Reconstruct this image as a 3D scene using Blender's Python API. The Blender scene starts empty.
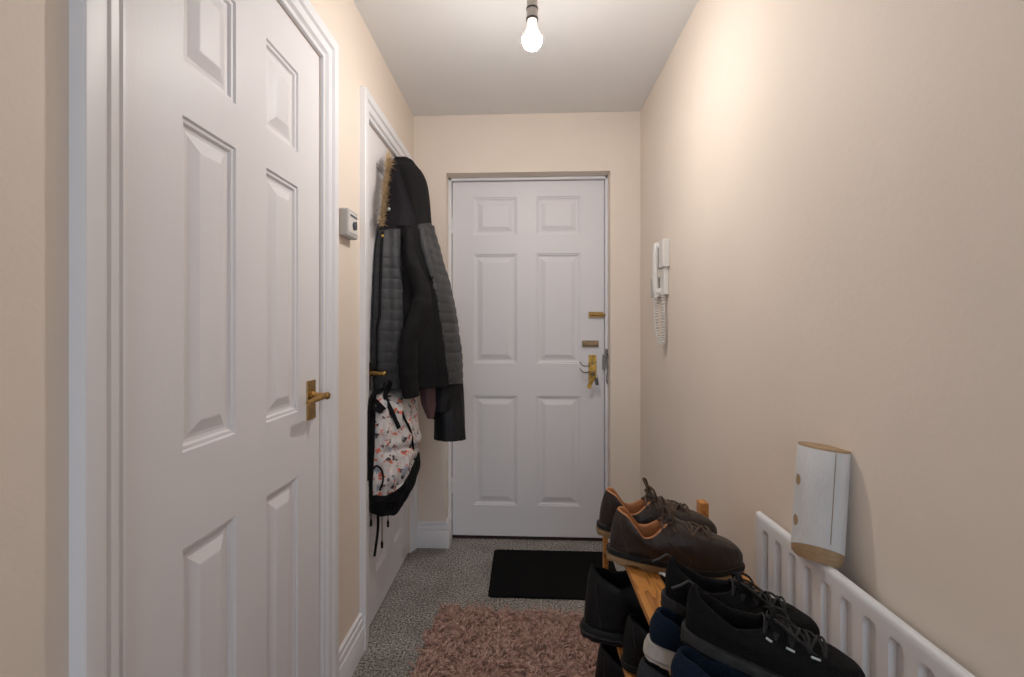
import bpy, bmesh, math, random
from mathutils import Vector, Matrix, noise, Euler
random.seed(7)
COL = bpy.context.scene.collection
PI = math.pi
# ------------------------------------------------------------------ camera model (1024x677)
F, CX, CY, YAW, EYE = 480.0, 502.0, 330.0, math.radians(2.75), 1.165
SN, CS = math.sin(YAW), math.cos(YAW)
def proj(p):
    d = -SN*p[0] + CS*p[1]; r = CS*p[0] + SN*p[1]
    return CX + F*r/d, CY - F*(p[2]-EYE)/d, d
def at_y(px, py, Y):
    u = (px-CX)/F; d = Y/(SN*u+CS)
    return Vector((d*(CS*u-SN), Y, EYE-(py-CY)/F*d))
def at_x(px, py, X):
    u = (px-CX)/F; d = X/(CS*u-SN)
    return Vector((X, d*(SN*u+CS), EYE-(py-CY)/F*d))
# ------------------------------------------------------------------ materials
def mat(name, col, rough=.6, metal=0, spec=.5, var=0, vscale=8, bump=0, bscale=60, detail=4, sheen=0, coat=0, stretch=None, emis=None, estr=0, subs=0):
    m = bpy.data.materials.new(name); m.use_nodes = True
    nt = m.node_tree; b = nt.nodes['Principled BSDF']
    b.inputs['Base Color'].default_value = (*col, 1)
    b.inputs['Roughness'].default_value = rough
    b.inputs['Metallic'].default_value = metal
    b.inputs['Specular IOR Level'].default_value = spec
    if sheen: b.inputs['Sheen Weight'].default_value = sheen
    if coat: b.inputs['Coat Weight'].default_value = coat; b.inputs['Coat Roughness'].default_value = .2
    if emis: b.inputs['Emission Color'].default_value = (*emis, 1); b.inputs['Emission Strength'].default_value = estr
    tc = nt.nodes.new('ShaderNodeTexCoord'); src = tc.outputs['Object']
    if stretch:
        mp = nt.nodes.new('ShaderNodeMapping'); mp.inputs['Scale'].default_value = stretch
        nt.links.new(src, mp.inputs[0]); src = mp.outputs[0]
    if var:
        n = nt.nodes.new('ShaderNodeTexNoise'); n.inputs['Scale'].default_value = vscale; n.inputs['Detail'].default_value = detail
        nt.links.new(src, n.inputs['Vector'])
        r = nt.nodes.new('ShaderNodeValToRGB')
        r.color_ramp.elements[0].position = .3; r.color_ramp.elements[1].position = .7
        r.color_ramp.elements[0].color = (*[max(0, c*(1-var)) for c in col], 1)
        r.color_ramp.elements[1].color = (*[min(1, c*(1+var)) for c in col], 1)
        nt.links.new(n.outputs['Fac'], r.inputs[0]); nt.links.new(r.outputs[0], b.inputs['Base Color'])
    if bump:
        n2 = nt.nodes.new('ShaderNodeTexNoise'); n2.inputs['Scale'].default_value = bscale; n2.inputs['Detail'].default_value = 3
        nt.links.new(src, n2.inputs['Vector'])
        bp = nt.nodes.new('ShaderNodeBump'); bp.inputs['Strength'].default_value = bump; bp.inputs['Distance'].default_value = .01
        nt.links.new(n2.outputs['Fac'], bp.inputs['Height']); nt.links.new(bp.outputs[0], b.inputs['Normal'])
    return m
M = {}
M['wall'] = mat('wall_paint', (.84,.735,.638), .6, spec=.25, var=.02, vscale=3, bump=.05, bscale=70)
M['ceil'] = mat('ceiling_paint', (.84,.83,.825), .8, spec=.2, bump=.04, bscale=120)
M['white'] = mat('white_gloss_paint', (.80,.78,.80), .45, spec=.4, bump=.035, bscale=40, stretch=(6,6,.6))
M['trim'] = mat('trim_paint', (.82,.81,.83), .42, spec=.5)
M['radw'] = mat('radiator_enamel', (.78,.785,.80), .38, spec=.5)
M['gap'] = mat('dark_gap', (.05,.03,.025), .9)
M['brass'] = mat('aged_brass', (.42,.26,.09), .38, metal=1, var=.25, vscale=40)
M['brassy'] = mat('bright_brass', (.50,.31,.08), .38, metal=1, var=.5, vscale=60)
M['oldbrass'] = mat('dull_brass', (.30,.22,.13), .5, metal=.9, var=.2, vscale=60)
M['steel'] = mat('chain_steel', (.25,.23,.22), .4, metal=1)
M['key'] = mat('dark_key_metal', (.12,.12,.13), .4, metal=.8)
M['plastic'] = mat('white_plastic', (.74,.71,.67), .4)
M['plasticg'] = mat('grey_plastic', (.50,.49,.48), .4)
M['dark'] = mat('dark_plastic', (.08,.09,.11), .4)
M['bulb'] = mat('bulb_glass', (1,1,1), .3, emis=(1,.955,.91), estr=395)
M['bulbneck'] = mat('bulb_neck', (.85,.75,.68), .5, emis=(1,.85,.75), estr=1.0)
M['holder'] = mat('lampholder_plastic', (.50,.44,.40), .4)
M['black'] = mat('black_plastic_ring', (.03,.03,.03), .4)
M['coatg'] = mat('grey_quilted_fabric', (.047,.047,.050), .55, spec=.3, var=.12, vscale=20, bump=.3, bscale=50)
M['coatb'] = mat('black_knit_fabric', (.0095,.009,.0095), .9, spec=.25, bump=.4, bscale=350)
M['lining'] = mat('plum_lining', (.014,.0115,.015), .85, spec=.2, bump=.15, bscale=60)
M['fur'] = mat('tan_fur', (.50,.37,.22), .8, var=.35, vscale=60)
M['waxed'] = mat('black_smooth_cloth', (.011,.011,.014), .5, spec=.35, bump=.5, bscale=14)
M['pink'] = mat('dusty_pink_cloth', (.16,.085,.085), .8, bump=.4, bscale=30)
M['strapm'] = mat('black_webbing', (.006,.006,.007), .85, spec=.2, bump=.3, bscale=300)
M['mat'] = mat('black_mat_pile', (.009,.009,.009), .95, spec=.1, var=.5, vscale=300, bump=.8, bscale=400)
M['brown'] = mat('brown_leather', (.030,.019,.015), .42, var=.25, vscale=18, bump=.25, bscale=90, spec=.45)
M['tan'] = mat('tan_leather_lining', (.42,.17,.06), .6, var=.12, vscale=30, bump=.2, bscale=80)
M['gum'] = mat('gum_rubber', (.30,.185,.09), .65, var=.2, vscale=40, bump=.2, bscale=80)
M['brub'] = mat('black_rubber', (.009,.009,.009), .6, spec=.3, bump=.2, bscale=70)
M['lacebr'] = mat('brown_lace', (.085,.052,.034), .8, bump=.4, bscale=400)
M['bknit'] = mat('black_shoe_fabric', (.0045,.0045,.005), .8, bump=.4, bscale=260, spec=.2)
M['bleath'] = mat('black_shoe_leather', (.0055,.0055,.006), .5, spec=.3, bump=.2, bscale=80)
M['gsole'] = mat('charcoal_rubber', (.035,.034,.033), .65, spec=.3, var=.3, vscale=50, bump=.3, bscale=90)
M['blace'] = mat('black_lace', (.012,.012,.013), .7, bump=.4, bscale=400)
M['refl'] = mat('pale_reflective_tape', (.55,.62,.62), .3)
M['navy'] = mat('navy_fabric', (.003,.010,.025), .8, spec=.2, bump=.4, bscale=260)
M['wsole'] = mat('worn_white_rubber', (.46,.42,.38), .6, var=.18, vscale=45, bump=.4, bscale=60)
M['grey'] = mat('slate_grey_fabric', (.025,.027,.034), .8, bump=.4, bscale=200)
M['birch'] = mat('white_washed_paper', (.66,.66,.66), .7, var=.06, vscale=25, bump=.2, bscale=120, stretch=(1,1,.3))
M['ply'] = mat('pale_wood_end', (.40,.27,.15), .6, var=.15, vscale=60, stretch=(1,1,5))
def wood(name, c0, c1):
    m = mat(name, c1, .45, bump=.15, bscale=80, stretch=(8,1,8))
    nt = m.node_tree; b = nt.nodes['Principled BSDF']
    tc = nt.nodes.new('ShaderNodeTexCoord'); mp = nt.nodes.new('ShaderNodeMapping'); mp.inputs['Scale'].default_value = (14, 1.6, 14)
    n = nt.nodes.new('ShaderNodeTexNoise'); n.inputs['Scale'].default_value = 2.2; n.inputs['Detail'].default_value = 1.5; n.inputs['Distortion'].default_value = .6
    mul = nt.nodes.new('ShaderNodeMath'); mul.operation = 'MULTIPLY'; mul.inputs[1].default_value = 9
    fr = nt.nodes.new('ShaderNodeMath'); fr.operation = 'FRACT'
    r = nt.nodes.new('ShaderNodeValToRGB')
    r.color_ramp.elements[0].position = 0; r.color_ramp.elements[0].color = (*c0, 1)
    r.color_ramp.elements[1].position = .35; r.color_ramp.elements[1].color = (*c1, 1)
    e = r.color_ramp.elements.new(1); e.color = (*[.85*x+.15*y for x, y in zip(c1, c0)], 1)
    nt.links.new(tc.outputs['Object'], mp.inputs[0]); nt.links.new(mp.outputs[0], n.inputs['Vector'])
    nt.links.new(n.outputs['Fac'], mul.inputs[0]); nt.links.new(mul.outputs[0], fr.inputs[0])
    nt.links.new(fr.outputs[0], r.inputs[0]); nt.links.new(r.outputs[0], b.inputs['Base Color'])
    return m
M['pine'] = wood('pine_wood', (.26,.085,.018), (.60,.265,.065))
def carpet():
    m = mat('grey_carpet', (.22,.20,.185), .95, bump=1.0, bscale=420, spec=.1)
    nt = m.node_tree; b = nt.nodes['Principled BSDF']
    tc = nt.nodes.new('ShaderNodeTexCoord')
    n = nt.nodes.new('ShaderNodeTexNoise'); n.inputs['Scale'].default_value = 125; n.inputs['Detail'].default_value = 3; n.inputs['Roughness'].default_value = .8
    n2 = nt.nodes.new('ShaderNodeTexNoise'); n2.inputs['Scale'].default_value = 5; n2.inputs['Detail'].default_value = 3
    r = nt.nodes.new('ShaderNodeValToRGB'); r.color_ramp.elements[0].position = .40; r.color_ramp.elements[1].position = .62
    r.color_ramp.elements[0].color = (.12,.11,.10,1); r.color_ramp.elements[1].color = (1,.94,.87,1)
    r2 = nt.nodes.new('ShaderNodeValToRGB'); r2.color_ramp.elements[0].position = .35; r2.color_ramp.elements[1].position = .6
    r2.color_ramp.elements[0].color = (.78,.76,.75,1); r2.color_ramp.elements[1].color = (1,1,1,1)
    mx = nt.nodes.new('ShaderNodeMix'); mx.data_type = 'RGBA'; mx.blend_type = 'MULTIPLY'; mx.inputs[0].default_value = 1
    for a in (n, n2): nt.links.new(tc.outputs['Object'], a.inputs['Vector'])
    nt.links.new(n.outputs['Fac'], r.inputs[0]); nt.links.new(n2.outputs['Fac'], r2.inputs[0])
    nt.links.new(r.outputs[0], mx.inputs[6]); nt.links.new(r2.outputs[0], mx.inputs[7]); nt.links.new(mx.outputs[2], b.inputs['Base Color'])
    return m
M['carpet'] = carpet()
def shag():
    m = mat('dusty_rose_shag', (.40,.25,.20), .9, spec=.15, sheen=.2)
    nt = m.node_tree; b = nt.nodes['Principled BSDF']
    tc = nt.nodes.new('ShaderNodeTexCoord')
    n = nt.nodes.new('ShaderNodeTexNoise'); n.inputs['Scale'].default_value = 70; n.inputs['Detail'].default_value = 2
    r = nt.nodes.new('ShaderNodeValToRGB'); r.color_ramp.elements[0].position = .35; r.color_ramp.elements[1].position = .65
    r.color_ramp.elements[0].color = (.40,.215,.165,1); r.color_ramp.elements[1].color = (.86,.60,.50,1)
    nt.links.new(tc.outputs['Object'], n.inputs['Vector']); nt.links.new(n.outputs['Fac'], r.inputs[0]); nt.links.new(r.outputs[0], b.inputs['Base Color'])
    return m
M['shag'] = shag()
def floral():
    m = mat('floral_canvas', (.55,.51,.50), .8, bump=.6, bscale=22)
    nt = m.node_tree; b = nt.nodes['Principled BSDF']; prev = None
    tc = nt.nodes.new('ShaderNodeTexCoord')
    dn = nt.nodes.new('ShaderNodeTexNoise'); dn.inputs['Scale'].default_value = 45; dn.inputs['Detail'].default_value = 2
    nt.links.new(tc.outputs['Object'], dn.inputs['Vector'])
    add = nt.nodes.new('ShaderNodeMix'); add.data_type = 'RGBA'; add.blend_type = 'LINEAR_LIGHT'; add.inputs[0].default_value = .019
    nt.links.new(tc.outputs['Object'], add.inputs[6]); nt.links.new(dn.outputs['Color'], add.inputs[7])
    prevcol = (.60,.56,.54,1)
    for sc, th, c, off in ((25,.25,(.06,.045,.05,1),3.1), (29,.25,(.62,.15,.09,1),0), (36,.24,(.55,.30,.27,1),7.7), (30,.22,(.13,.10,.11,1),12.3), (18,.28,(.36,.37,.42,1),5.3)):
        mp = nt.nodes.new('ShaderNodeMapping'); mp.inputs['Location'].default_value = (off, off, off)
        v = nt.nodes.new('ShaderNodeTexVoronoi'); v.inputs['Scale'].default_value = sc
        nt.links.new(add.outputs[2], mp.inputs[0]); nt.links.new(mp.outputs[0], v.inputs['Vector'])
        lt = nt.nodes.new('ShaderNodeMath'); lt.operation = 'LESS_THAN'; lt.inputs[1].default_value = th
        nt.links.new(v.outputs['Distance'], lt.inputs[0])
        mx = nt.nodes.new('ShaderNodeMix'); mx.data_type = 'RGBA'
        nt.links.new(lt.outputs[0], mx.inputs[0])
        if prev: nt.links.new(prev, mx.inputs[6])
        else: mx.inputs[6].default_value = prevcol
        mx.inputs[7].default_value = c; prev = mx.outputs[2]
    nt.links.new(prev, b.inputs['Base Color'])
    return m
M['floral'] = floral()
# ------------------------------------------------------------------ mesh helpers
class MB:
    def __init__(s): s.v = []; s.f = []
    def add(s, vs, fs):
        o = len(s.v); s.v += [tuple(v) for v in vs]; s.f += [tuple(i+o for i in f) for f in fs]; return s
    def box(s, x0, x1, y0, y1, z0, z1, R=None):
        vs = [Vector((x, y, z)) for z in (z0, z1) for y in (y0, y1) for x in (x0, x1)]
        if R is not None: vs = [R @ v for v in vs]
        return s.add(vs, [(0,2,3,1), (4,5,7,6), (0,1,5,4), (2,6,7,3), (0,4,6,2), (1,3,7,5)])
    def grid(s, P, closeu=False, closev=False):
        n, m = len(P), len(P[0]); vs = [p for r in P for p in r]; fs = []
        for i in range(n if closeu else n-1):
            for j in range(m if closev else m-1):
                a = i*m+j; b = i*m+(j+1) % m; c = ((i+1) % n)*m+(j+1) % m; d = ((i+1) % n)*m+j
                fs.append((a, b, c, d))
        return s.add(vs, fs)
    def tube(s, pts, r, seg=8, caps=True, flat=1.0):
        pts = [Vector(p) for p in pts]; n = len(pts); rings = []
        rr = r if isinstance(r, (list, tuple)) else [r]*n
        up = None
        for i, p in enumerate(pts):
            t = (pts[min(i+1, n-1)]-pts[max(i-1, 0)])
            t = t.normalized() if t.length > 1e-9 else Vector((0,0,1))
            if up is None:
                up = Vector((0,0,1)) if abs(t.z) < .9 else Vector((1,0,0))
            a = t.cross(up)
            if a.length < 1e-5: a = t.cross(Vector((0,1,0)))
            a.normalize(); b = a.cross(t).normalized(); up = b
            rings.append([p + a*rr[i]*math.cos(2*PI*k/seg) + b*rr[i]*flat*math.sin(2*PI*k/seg) for k in range(seg)])
        o = len(s.v); s.grid(rings, closev=True)
        if caps:
            s.f.append(tuple(o+k for k in range(seg))[::-1]); s.f.append(tuple(o+(n-1)*seg+k for k in range(seg)))
        return s
    def lathe(s, prof, c, axis='z', seg=24):
        rings = []
        for r, h in prof:
            ring = []
            for k in range(seg):
                a = 2*PI*k/seg; x, y = r*math.cos(a), r*math.sin(a)
                v = {'z': (x, y, h), 'x': (h, x, y), 'y': (x, h, y)}[axis]
                ring.append(Vector(c)+Vector(v))
            rings.append(ring)
        return s.grid(rings, closev=True)
    def build(s, name, m, parent=None, smooth=False, bevel=0, sub=0, angle=40):
        me = bpy.data.meshes.new(name); me.from_pydata(s.v, [], s.f); me.update()
        bm = bmesh.new(); bm.from_mesh(me); bmesh.ops.recalc_face_normals(bm, faces=bm.faces); bm.to_mesh(me); bm.free()
        me.materials.append(m)
        if smooth:
            for p in me.polygons: p.use_smooth = True
            if smooth == 'auto':
                me.set_sharp_from_angle(angle=math.radians(angle))
        o = bpy.data.objects.new(name, me); COL.objects.link(o)
        if parent: o.parent = parent
        if bevel:
            md = o.modifiers.new('bevel', 'BEVEL'); md.width = bevel; md.segments = 2; md.limit_method = 'ANGLE'; md.angle_limit = math.radians(50)
        if sub:
            md = o.modifiers.new('sub', 'SUBSURF'); md.levels = sub; md.render_levels = sub
        return o
def empty(name, loc=(0,0,0), rot=(0,0,0)):
    o = bpy.data.objects.new(name, None); COL.objects.link(o); o.location = loc; o.rotation_euler = rot; o.empty_display_size = .05
    return o
def tag(o, label, cat, group=None, kind=None):
    o['label'] = label; o['category'] = cat
    if group: o['group'] = group
    if kind: o['kind'] = kind
    return o
def struct(o, label=None, cat=None):
    o['kind'] = 'structure'
    if label: o['label'] = label
    if cat: o['category'] = cat
    return o
def recenter(root, loc):
    """move an empty root to loc keeping children built in world coordinates in place"""
    root.location = loc
    for c in root.children: c.location = -Vector(loc)
def smooth(a, b, x):
    t = max(0, min(1, (x-a)/(b-a))); return t*t*(3-2*t)
def lerp(a, b, t): return a+(b-a)*t
def interp(tab, x):
    if x <= tab[0][0]: return tab[0][1]
    for (a, p), (b, q) in zip(tab, tab[1:]):
        if x <= b: return p+(q-p)*(x-a)/(b-a)
    return tab[-1][1]
def sinterp(tab, x):   # smoothed
    w = (tab[-1][0]-tab[0][0])*.03
    return sum(interp(tab, x+k*w) for k in (-1, -.5, 0, .5, 1))/5
def spline(pts, n=6):
    pts = [Vector(p) for p in pts]; out = []
    for i in range(len(pts)-1):
        p0 = pts[max(i-1, 0)]; p1 = pts[i]; p2 = pts[i+1]; p3 = pts[min(i+2, len(pts)-1)]
        for k in range(n):
            t = k/n
            out.append(.5*((2*p1)+(-p0+p2)*t+(2*p0-5*p1+4*p2-p3)*t*t+(-p0+3*p1-3*p2+p3)*t**3))
    out.append(pts[-1]); return out
# ------------------------------------------------------------------ room shell
XL, XR, YB, ZC = -.600, .606, 2.56, 2.317
YN = -1.5     # near end of the hall, behind the camera
D1 = (.689, 1.382); D2 = (1.800, 2.482); DH = 1.966   # leaf extents along the left wall, leaf top
FD = (-.404, .433); YD = 2.662                          # front door leaf
OP = (-.424, .450, 2.007)                               # opening in the far wall
struct(MB().box(XL-.12, XR+.12, YN-.1, YB+.25, -.08, 0).build('floor', M['carpet']), 'grey flecked loop carpet running the length of the hall', 'floor')
struct(MB().box(XL-.12, XR+.12, YN-.1, YB+.25, ZC, ZC+.08).build('ceiling', M['ceil']), 'smooth off-white ceiling of the narrow hall', 'ceiling')
w = MB(); g = .0025
ys = [YN, D1[0]-g, D1[1]+g, D2[0]-g, D2[1]+g, YB]
for i in range(5):
    z0 = DH+g if i in (1, 3) else 0
    w.box(XL-.11, XL, ys[i], ys[i+1], z0, ZC)
struct(w.build('wall_left', M['wall']), 'cream painted left wall holding the two internal doors', 'wall')
struct(MB().box(XR, XR+.11, YN, YB, 0, ZC).build('wall_right', M['wall']), 'long cream painted right wall with the entry phone', 'wall')
w = MB()
w.box(XL-.11, OP[0], YB, YB+.2, 0, ZC); w.box(OP[1], XR+.11, YB, YB+.2, 0, ZC); w.box(OP[0], OP[1], YB, YB+.2, OP[2], ZC)
struct(w.build('wall_far', M['wall']), 'cream end wall around the front door recess', 'wall')
w = MB()
w.box(XL-.11, -.42, YN-.1, YN, 0, ZC); w.box(.42, XR+.11, YN-.1, YN, 0, ZC); w.box(-.42, .42, YN-.1, YN, 2.05, ZC)
struct(w.build('wall_near', M['wall']), 'cream wall behind with an open doorway', 'wall')
# dark sheet behind the internal doors (its colour paints shade into gaps), back of front door
struct(MB().box(XL-.2, XL-.16, .3, 2.7, 0, 2.2).build('gap_shade_sheet', M['gap']))
# ------------------------------------------------------------------ panelled doors
def door_leaf(name, wdt, hgt, cols, rows, thick, place, m=M['white']):
    """place(a, z, depth) -> world point ; a across, depth positive = towards viewer side"""
    b = MB()
    xs = [0]; [xs.extend(c) for c in cols]; xs.append(wdt)
    zs = [0]; [zs.extend(r) for r in rows]; zs.append(hgt)
    for i in range(len(xs)-1):
        for j in range(len(zs)-1):
            x0, x1, z0, z1 = xs[i], xs[i+1], zs[j], zs[j+1]
            if i % 2 == 1 and j % 2 == 1:
                prof = [(0,0), (.003,-.0045), (.009,-.005), (.013,-.0105), (.019,-.0115), (.026,-.0105), (.048,-.002), (.052,-.0015)]
                rings = []
                for ins, dp in prof:
                    rings.append([place(x0+ins, z0+ins, dp), place(x1-ins, z0+ins, dp), place(x1-ins, z1-ins, dp), place(x0+ins, z1-ins, dp)])
                b.grid(rings, closev=True); o = len(b.v)-4; b.f.append((o, o+1, o+2, o+3))
            else:
                b.add([place(x0, z0, 0), place(x1, z0, 0), place(x1, z1, 0), place(x0, z1, 0)], [(0,1,2,3)])
    P = [place(a, z, d) for d in (0, -thick) for (a, z) in ((0,0), (wdt,0), (wdt,hgt), (0,hgt))]
    b.add(P, [(0,4,5,1), (1,5,6,2), (2,6,7,3), (3,7,4,0), (4,7,6,5)])
    return b.build(name, m)
ROWS = [(.178,.788), (.966,1.575), (1.678,1.890)]
LROWS = [(.168,.766), (.938,1.535), (1.627,1.839)]
def left_door(name, rng, fx, label):
    w_ = rng[1]-rng[0]; st = .130; mu = .118; pw = (w_-2*st-mu)/2
    cols = [(st, st+pw), (st+pw+mu, w_-st)]
    o = door_leaf(name, w_-.006, DH-.010, [(c[0]-.006, c[1]-.006) for c in cols], LROWS, .04, lambda a, z, d: Vector((fx+d, rng[0]+.006+a, z+.010)))
    return struct(o, label, 'door')
d1 = left_door('door_1', D1, XL-.004, 'nearest white six-panel internal door on the left')
d2 = left_door('door_2', D2, XL-.006, 'second white panelled door on the left with coat and bag hung on it')
d3 = struct(door_leaf('door_3', FD[1]-FD[0], 1.966, [(.118,.360), (.467,.708)], [(a-.009, c-.009) for a, c in ROWS], .045, lambda a, z, d: Vector((FD[0]+a, YD-d, z+.022))), 'white six-panel front door at the end of the hall', 'door')
# door lining gaps
# architraves
def architrave(name, rng, top, sides=(1, 1)):
    b = MB(); W = .082; T = .022
    prof = [(0, 0), (0, .007), (.002, .009), (.007, .009), (.010, .0060), (.015, .0065), (.021, .0150), (.036, .0170), (.0395, .0140), (.046, .0145), (.051, .0215), (.054, .0225), (W-.002, .0225), (W, .0205), (W, 0)]
    y0, y1 = rng[0]-.003, rng[1]+.003; W1 = W if sides[1] else min(W, YB-y1)
    path = []
    for off, dp in prof:
        k = off; k1 = min(off, W1)
        path.append([Vector((XL+dp, y0-k, 0)), Vector((XL+dp, y0-k, top+k)), Vector((XL+dp, y1+k1, top+k)), Vector((XL+dp, y1+k1, 0))])
    b.grid(path)
    return b.build(name, M['trim'], smooth='auto', angle=25)
struct(architrave('trim_1', D1, DH+.003), 'white moulded architrave around the nearest left door', 'door frame')
struct(architrave('trim_2', D2, DH+.003, (1, 0)), 'white moulded architrave around the second left door', 'door frame')
# front door frame
b = MB()
b.box(OP[0]-.001, FD[0]-.003, 2.640, 2.73, 0, OP[2]); b.box(FD[1]+.003, OP[1]+.001, 2.640, 2.73, 0, OP[2])
b.box(OP[0], OP[1], 2.640, 2.73, 1.991, OP[2])
struct(b.build('trim_3', M['trim'], bevel=.002), 'white frame around the front door', 'door frame')
struct(MB().box(OP[0], OP[1], 2.672, 2.755, .0, .012).build('trim_4', M['gap']), 'dark threshold strip under the front door', 'threshold')
struct(MB().box(OP[0]-.1, OP[1]+.1, 2.76, 2.78, 0, 2.1).build('wall_outside', M['gap']))
# hinge on front door left
MB().lathe([(0,0), (.006,0), (.006,.09), (0,.09)], (FD[0]-.001, YD-.006, 1.70), seg=10).build('hinge', M['trim'], d3, smooth='auto')
MB().lathe([(0,0), (.006,0), (.006,.09), (0,.09)], (FD[0]-.001, YD-.006, .26), seg=10).build('hinge', M['trim'], d3, smooth='auto')
# skirting
def skirting(name, pts, label):
    """pts: list of (x,y) along the wall face, with outward normals computed to the room side"""
    prof = [(0,0), (.018,0), (.018,.090), (.017,.092), (.010,.094), (.010,.098), (.015,.101), (.015,.108), (.012,.116), (.006,.119), (.006,.124), (.010,.126), (.010,.134), (.006,.138), (0,.138)]
    b = MB(); n = len(pts); rows = []
    for off, z in prof:
        row = []
        for i, (x, y) in enumerate(pts):
            nrm = []
            if i > 0:
                dx, dy = x-pts[i-1][0], y-pts[i-1][1]; l = math.hypot(dx, dy); nrm.append((dy/l, -dx/l))
            if i < n-1:
                dx, dy = pts[i+1][0]-x, pts[i+1][1]-y; l = math.hypot(dx, dy); nrm.append((dy/l, -dx/l))
            sx = sum(a for a, _ in nrm); sy = sum(c for _, c in nrm)
            if len(nrm) == 2 and abs(nrm[0][0]*nrm[1][0]+nrm[0][1]*nrm[1][1]) > .9: sx /= 2; sy /= 2
            row.append(Vector((x+sx*off, y+sy*off, z)))
        rows.append(row)
    b.grid(rows)
    for j in (0, n-1):
        o = len(b.v); b.v += [tuple(r[j]) for r in rows]; b.f.append(tuple(range(o, o+len(rows))))
    return struct(b.build(name, M['trim'], smooth='auto', angle=30), label, 'skirting board')
skirting('baseboard_left', [(XL, D1[1]+.082), (XL, D2[0]-.082)], 'white moulded skirting between the two left doors')
skirting('baseboard_far', [(XL, YB), (OP[0], YB), (OP[0], 2.64)], 'white skirting to the left of the front door')
skirting('baseboard_corner', [(OP[1], 2.64), (OP[1], YB), (XR, YB), (XR, YN)], 'white skirting along the right wall')
# ------------------------------------------------------------------ lever handles on internal doors
def lever_handle(parent, y0, z0, fx, toward, ext=0):
    b = MB().box(fx, fx+.004, y0-.026, y0+.026, z0-.055, z0+.055)
    pl = b.build('door_handle', M['brass'], parent, bevel=.0015)
    b = MB(); lz = z0+.012
    b.lathe([(0,0), (.014,0), (.014,.006), (.009,.010), (.008,.032+ext), (.0095,.037+ext), (.0105,.045+ext), (.008,.050+ext), (0,.051+ext)], (fx+.004, y0, lz), 'x', 18)
    pts = spline([(fx+.042+ext, y0, lz), (fx+.043+ext, y0+toward*.035, lz-.001), (fx+.040+ext, y0+toward*.072, lz-.003), (fx+.038+ext, y0+toward*.098, lz-.006)], 5)
    b.tube(pts, [lerp(.0085, .0065, i/(len(pts)-1)) for i in range(len(pts))], 12)
    b.build('lever', M['brass'], pl, smooth='auto')
lever_handle(d1, 1.326, .968, XL-.004, -1)
lever_handle(d2, 1.826, .985, XL-.006, 1, .016)
# ------------------------------------------------------------------ front door furniture
def yd(px, py): return at_y(px, py, YD)
a, c = yd(588.5, 312), yd(603, 317.5)
b = MB().box(a.x, c.x, YD-.012, YD, c.z, a.z); b.tube([(a.x+.004, YD-.017, (a.z+c.z)/2), (c.x+.012, YD-.017, (a.z+c.z)/2)], .007, 10)
b.build('door_bolt', M['brass'], d3, smooth='auto')
a, c = yd(582, 340.5), yd(598.5, 347)
b = MB().box(a.x, c.x, YD-.008, YD, c.z, a.z); b.box(a.x+.006, c.x-.006, YD-.020, YD-.008, c.z+.008, a.z-.008)
b.build('rim_latch', M['oldbrass'], d3, bevel=.002)
a, c = yd(588.5, 355), yd(596.3, 381)
hp = MB().box(a.x, c.x, YD-.006, YD, c.z, a.z).build('door_handle', M['brassy'], d3, bevel=.0015)
xc = (a.x+c.x)/2
b = MB(); b.lathe([(0,0), (.011,0), (.011,-.012), (.007,-.016), (0,-.016)], (xc+.002, YD-.006, lerp(c.z, a.z, .3)), 'y', 16)
b.lathe([(0,0), (.008,0), (.008,-.006), (0,-.006)], (xc, YD-.006, lerp(c.z, a.z, .68)), 'y', 16)
b.build('lock_cylinder', M['oldbrass'], hp, smooth='auto')
b = MB()
for dz in (.66, .42):
    z = lerp(c.z, a.z, dz)
    b.tube(spline([(a.x+.004, YD-.010, z-.008), (a.x-.018, YD-.045, z-.010), (a.x-.040, YD-.052, z-.004), (a.x-.052, YD-.048, z+.014)], 6), .0028, 8)
b.build('lever', M['steel'], hp, smooth='auto')
# keys in the lock
kz = lerp(c.z, a.z, .3)
kr = empty('key_bunch', (xc+.002, YD-.024, kz))
b = MB(); b.box(-.0015, .0015, -.022, 0.002, -.003, .003); b.lathe([(0,-.0012), (.011,-.0012), (.011,.0012), (0,.0012)], (0, -.030, 0), 'x', 16)
b.build('key', M['key'], kr)
b = MB(); b.tube([(0.006+.013*math.cos(t), -.030, -.016+.013*math.sin(t)) for t in [i*2*PI/18 for i in range(19)]], .0013, 6, False); b.build('key_ring', M['steel'], kr, smooth=True)
R = Matrix.Rotation(math.radians(22), 4, 'Y')
b = MB(); b.box(-.011, .011, -.038, -.028, -.082, -.035, R); b.lathe([(0,-.001), (.014,-.001), (.014,.002), (0,.002)], tuple(R @ Vector((0,-.032,-.034))), 'y', 14); b.build('key_fob', M['brassy'], kr, bevel=.002)
b = MB(); b.box(-.002, .016, -.040, -.037, -.060, -.022, Matrix.Rotation(math.radians(-8), 4, 'Y')); b.build('key', M['key'], kr)
tag(kr, 'bunch of keys hanging from the lock of the white front door', 'keys')
# security chain on jamb
ch = empty('door_chain', (.441, 2.638, .985))
b = MB().box(-.006, .006, -.004, 0, .02, .075).box(-.020, -.004, -.006, 0.004, -.035, .045); b.build('chain_plate', M['steel'], ch, bevel=.001)
b = MB()
for i in range(15):
    z = .070-i*.0125; x = .004+.003*math.sin(i*.9); rot = (i % 2)
    pts = []
    for k in range(11):
        t = 2*PI*k/10; u_, v_ = .0045*math.cos(t), .008*math.sin(t)
        pts.append((x+(u_ if rot else 0), -.010+(0 if rot else u_), z+v_))
    b.tube(pts, .0016, 5, False)
b.build('chain', M['steel'], ch, smooth=True)
tag(ch, 'dark metal security chain hanging on the right jamb of the front door', 'door chain')
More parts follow.
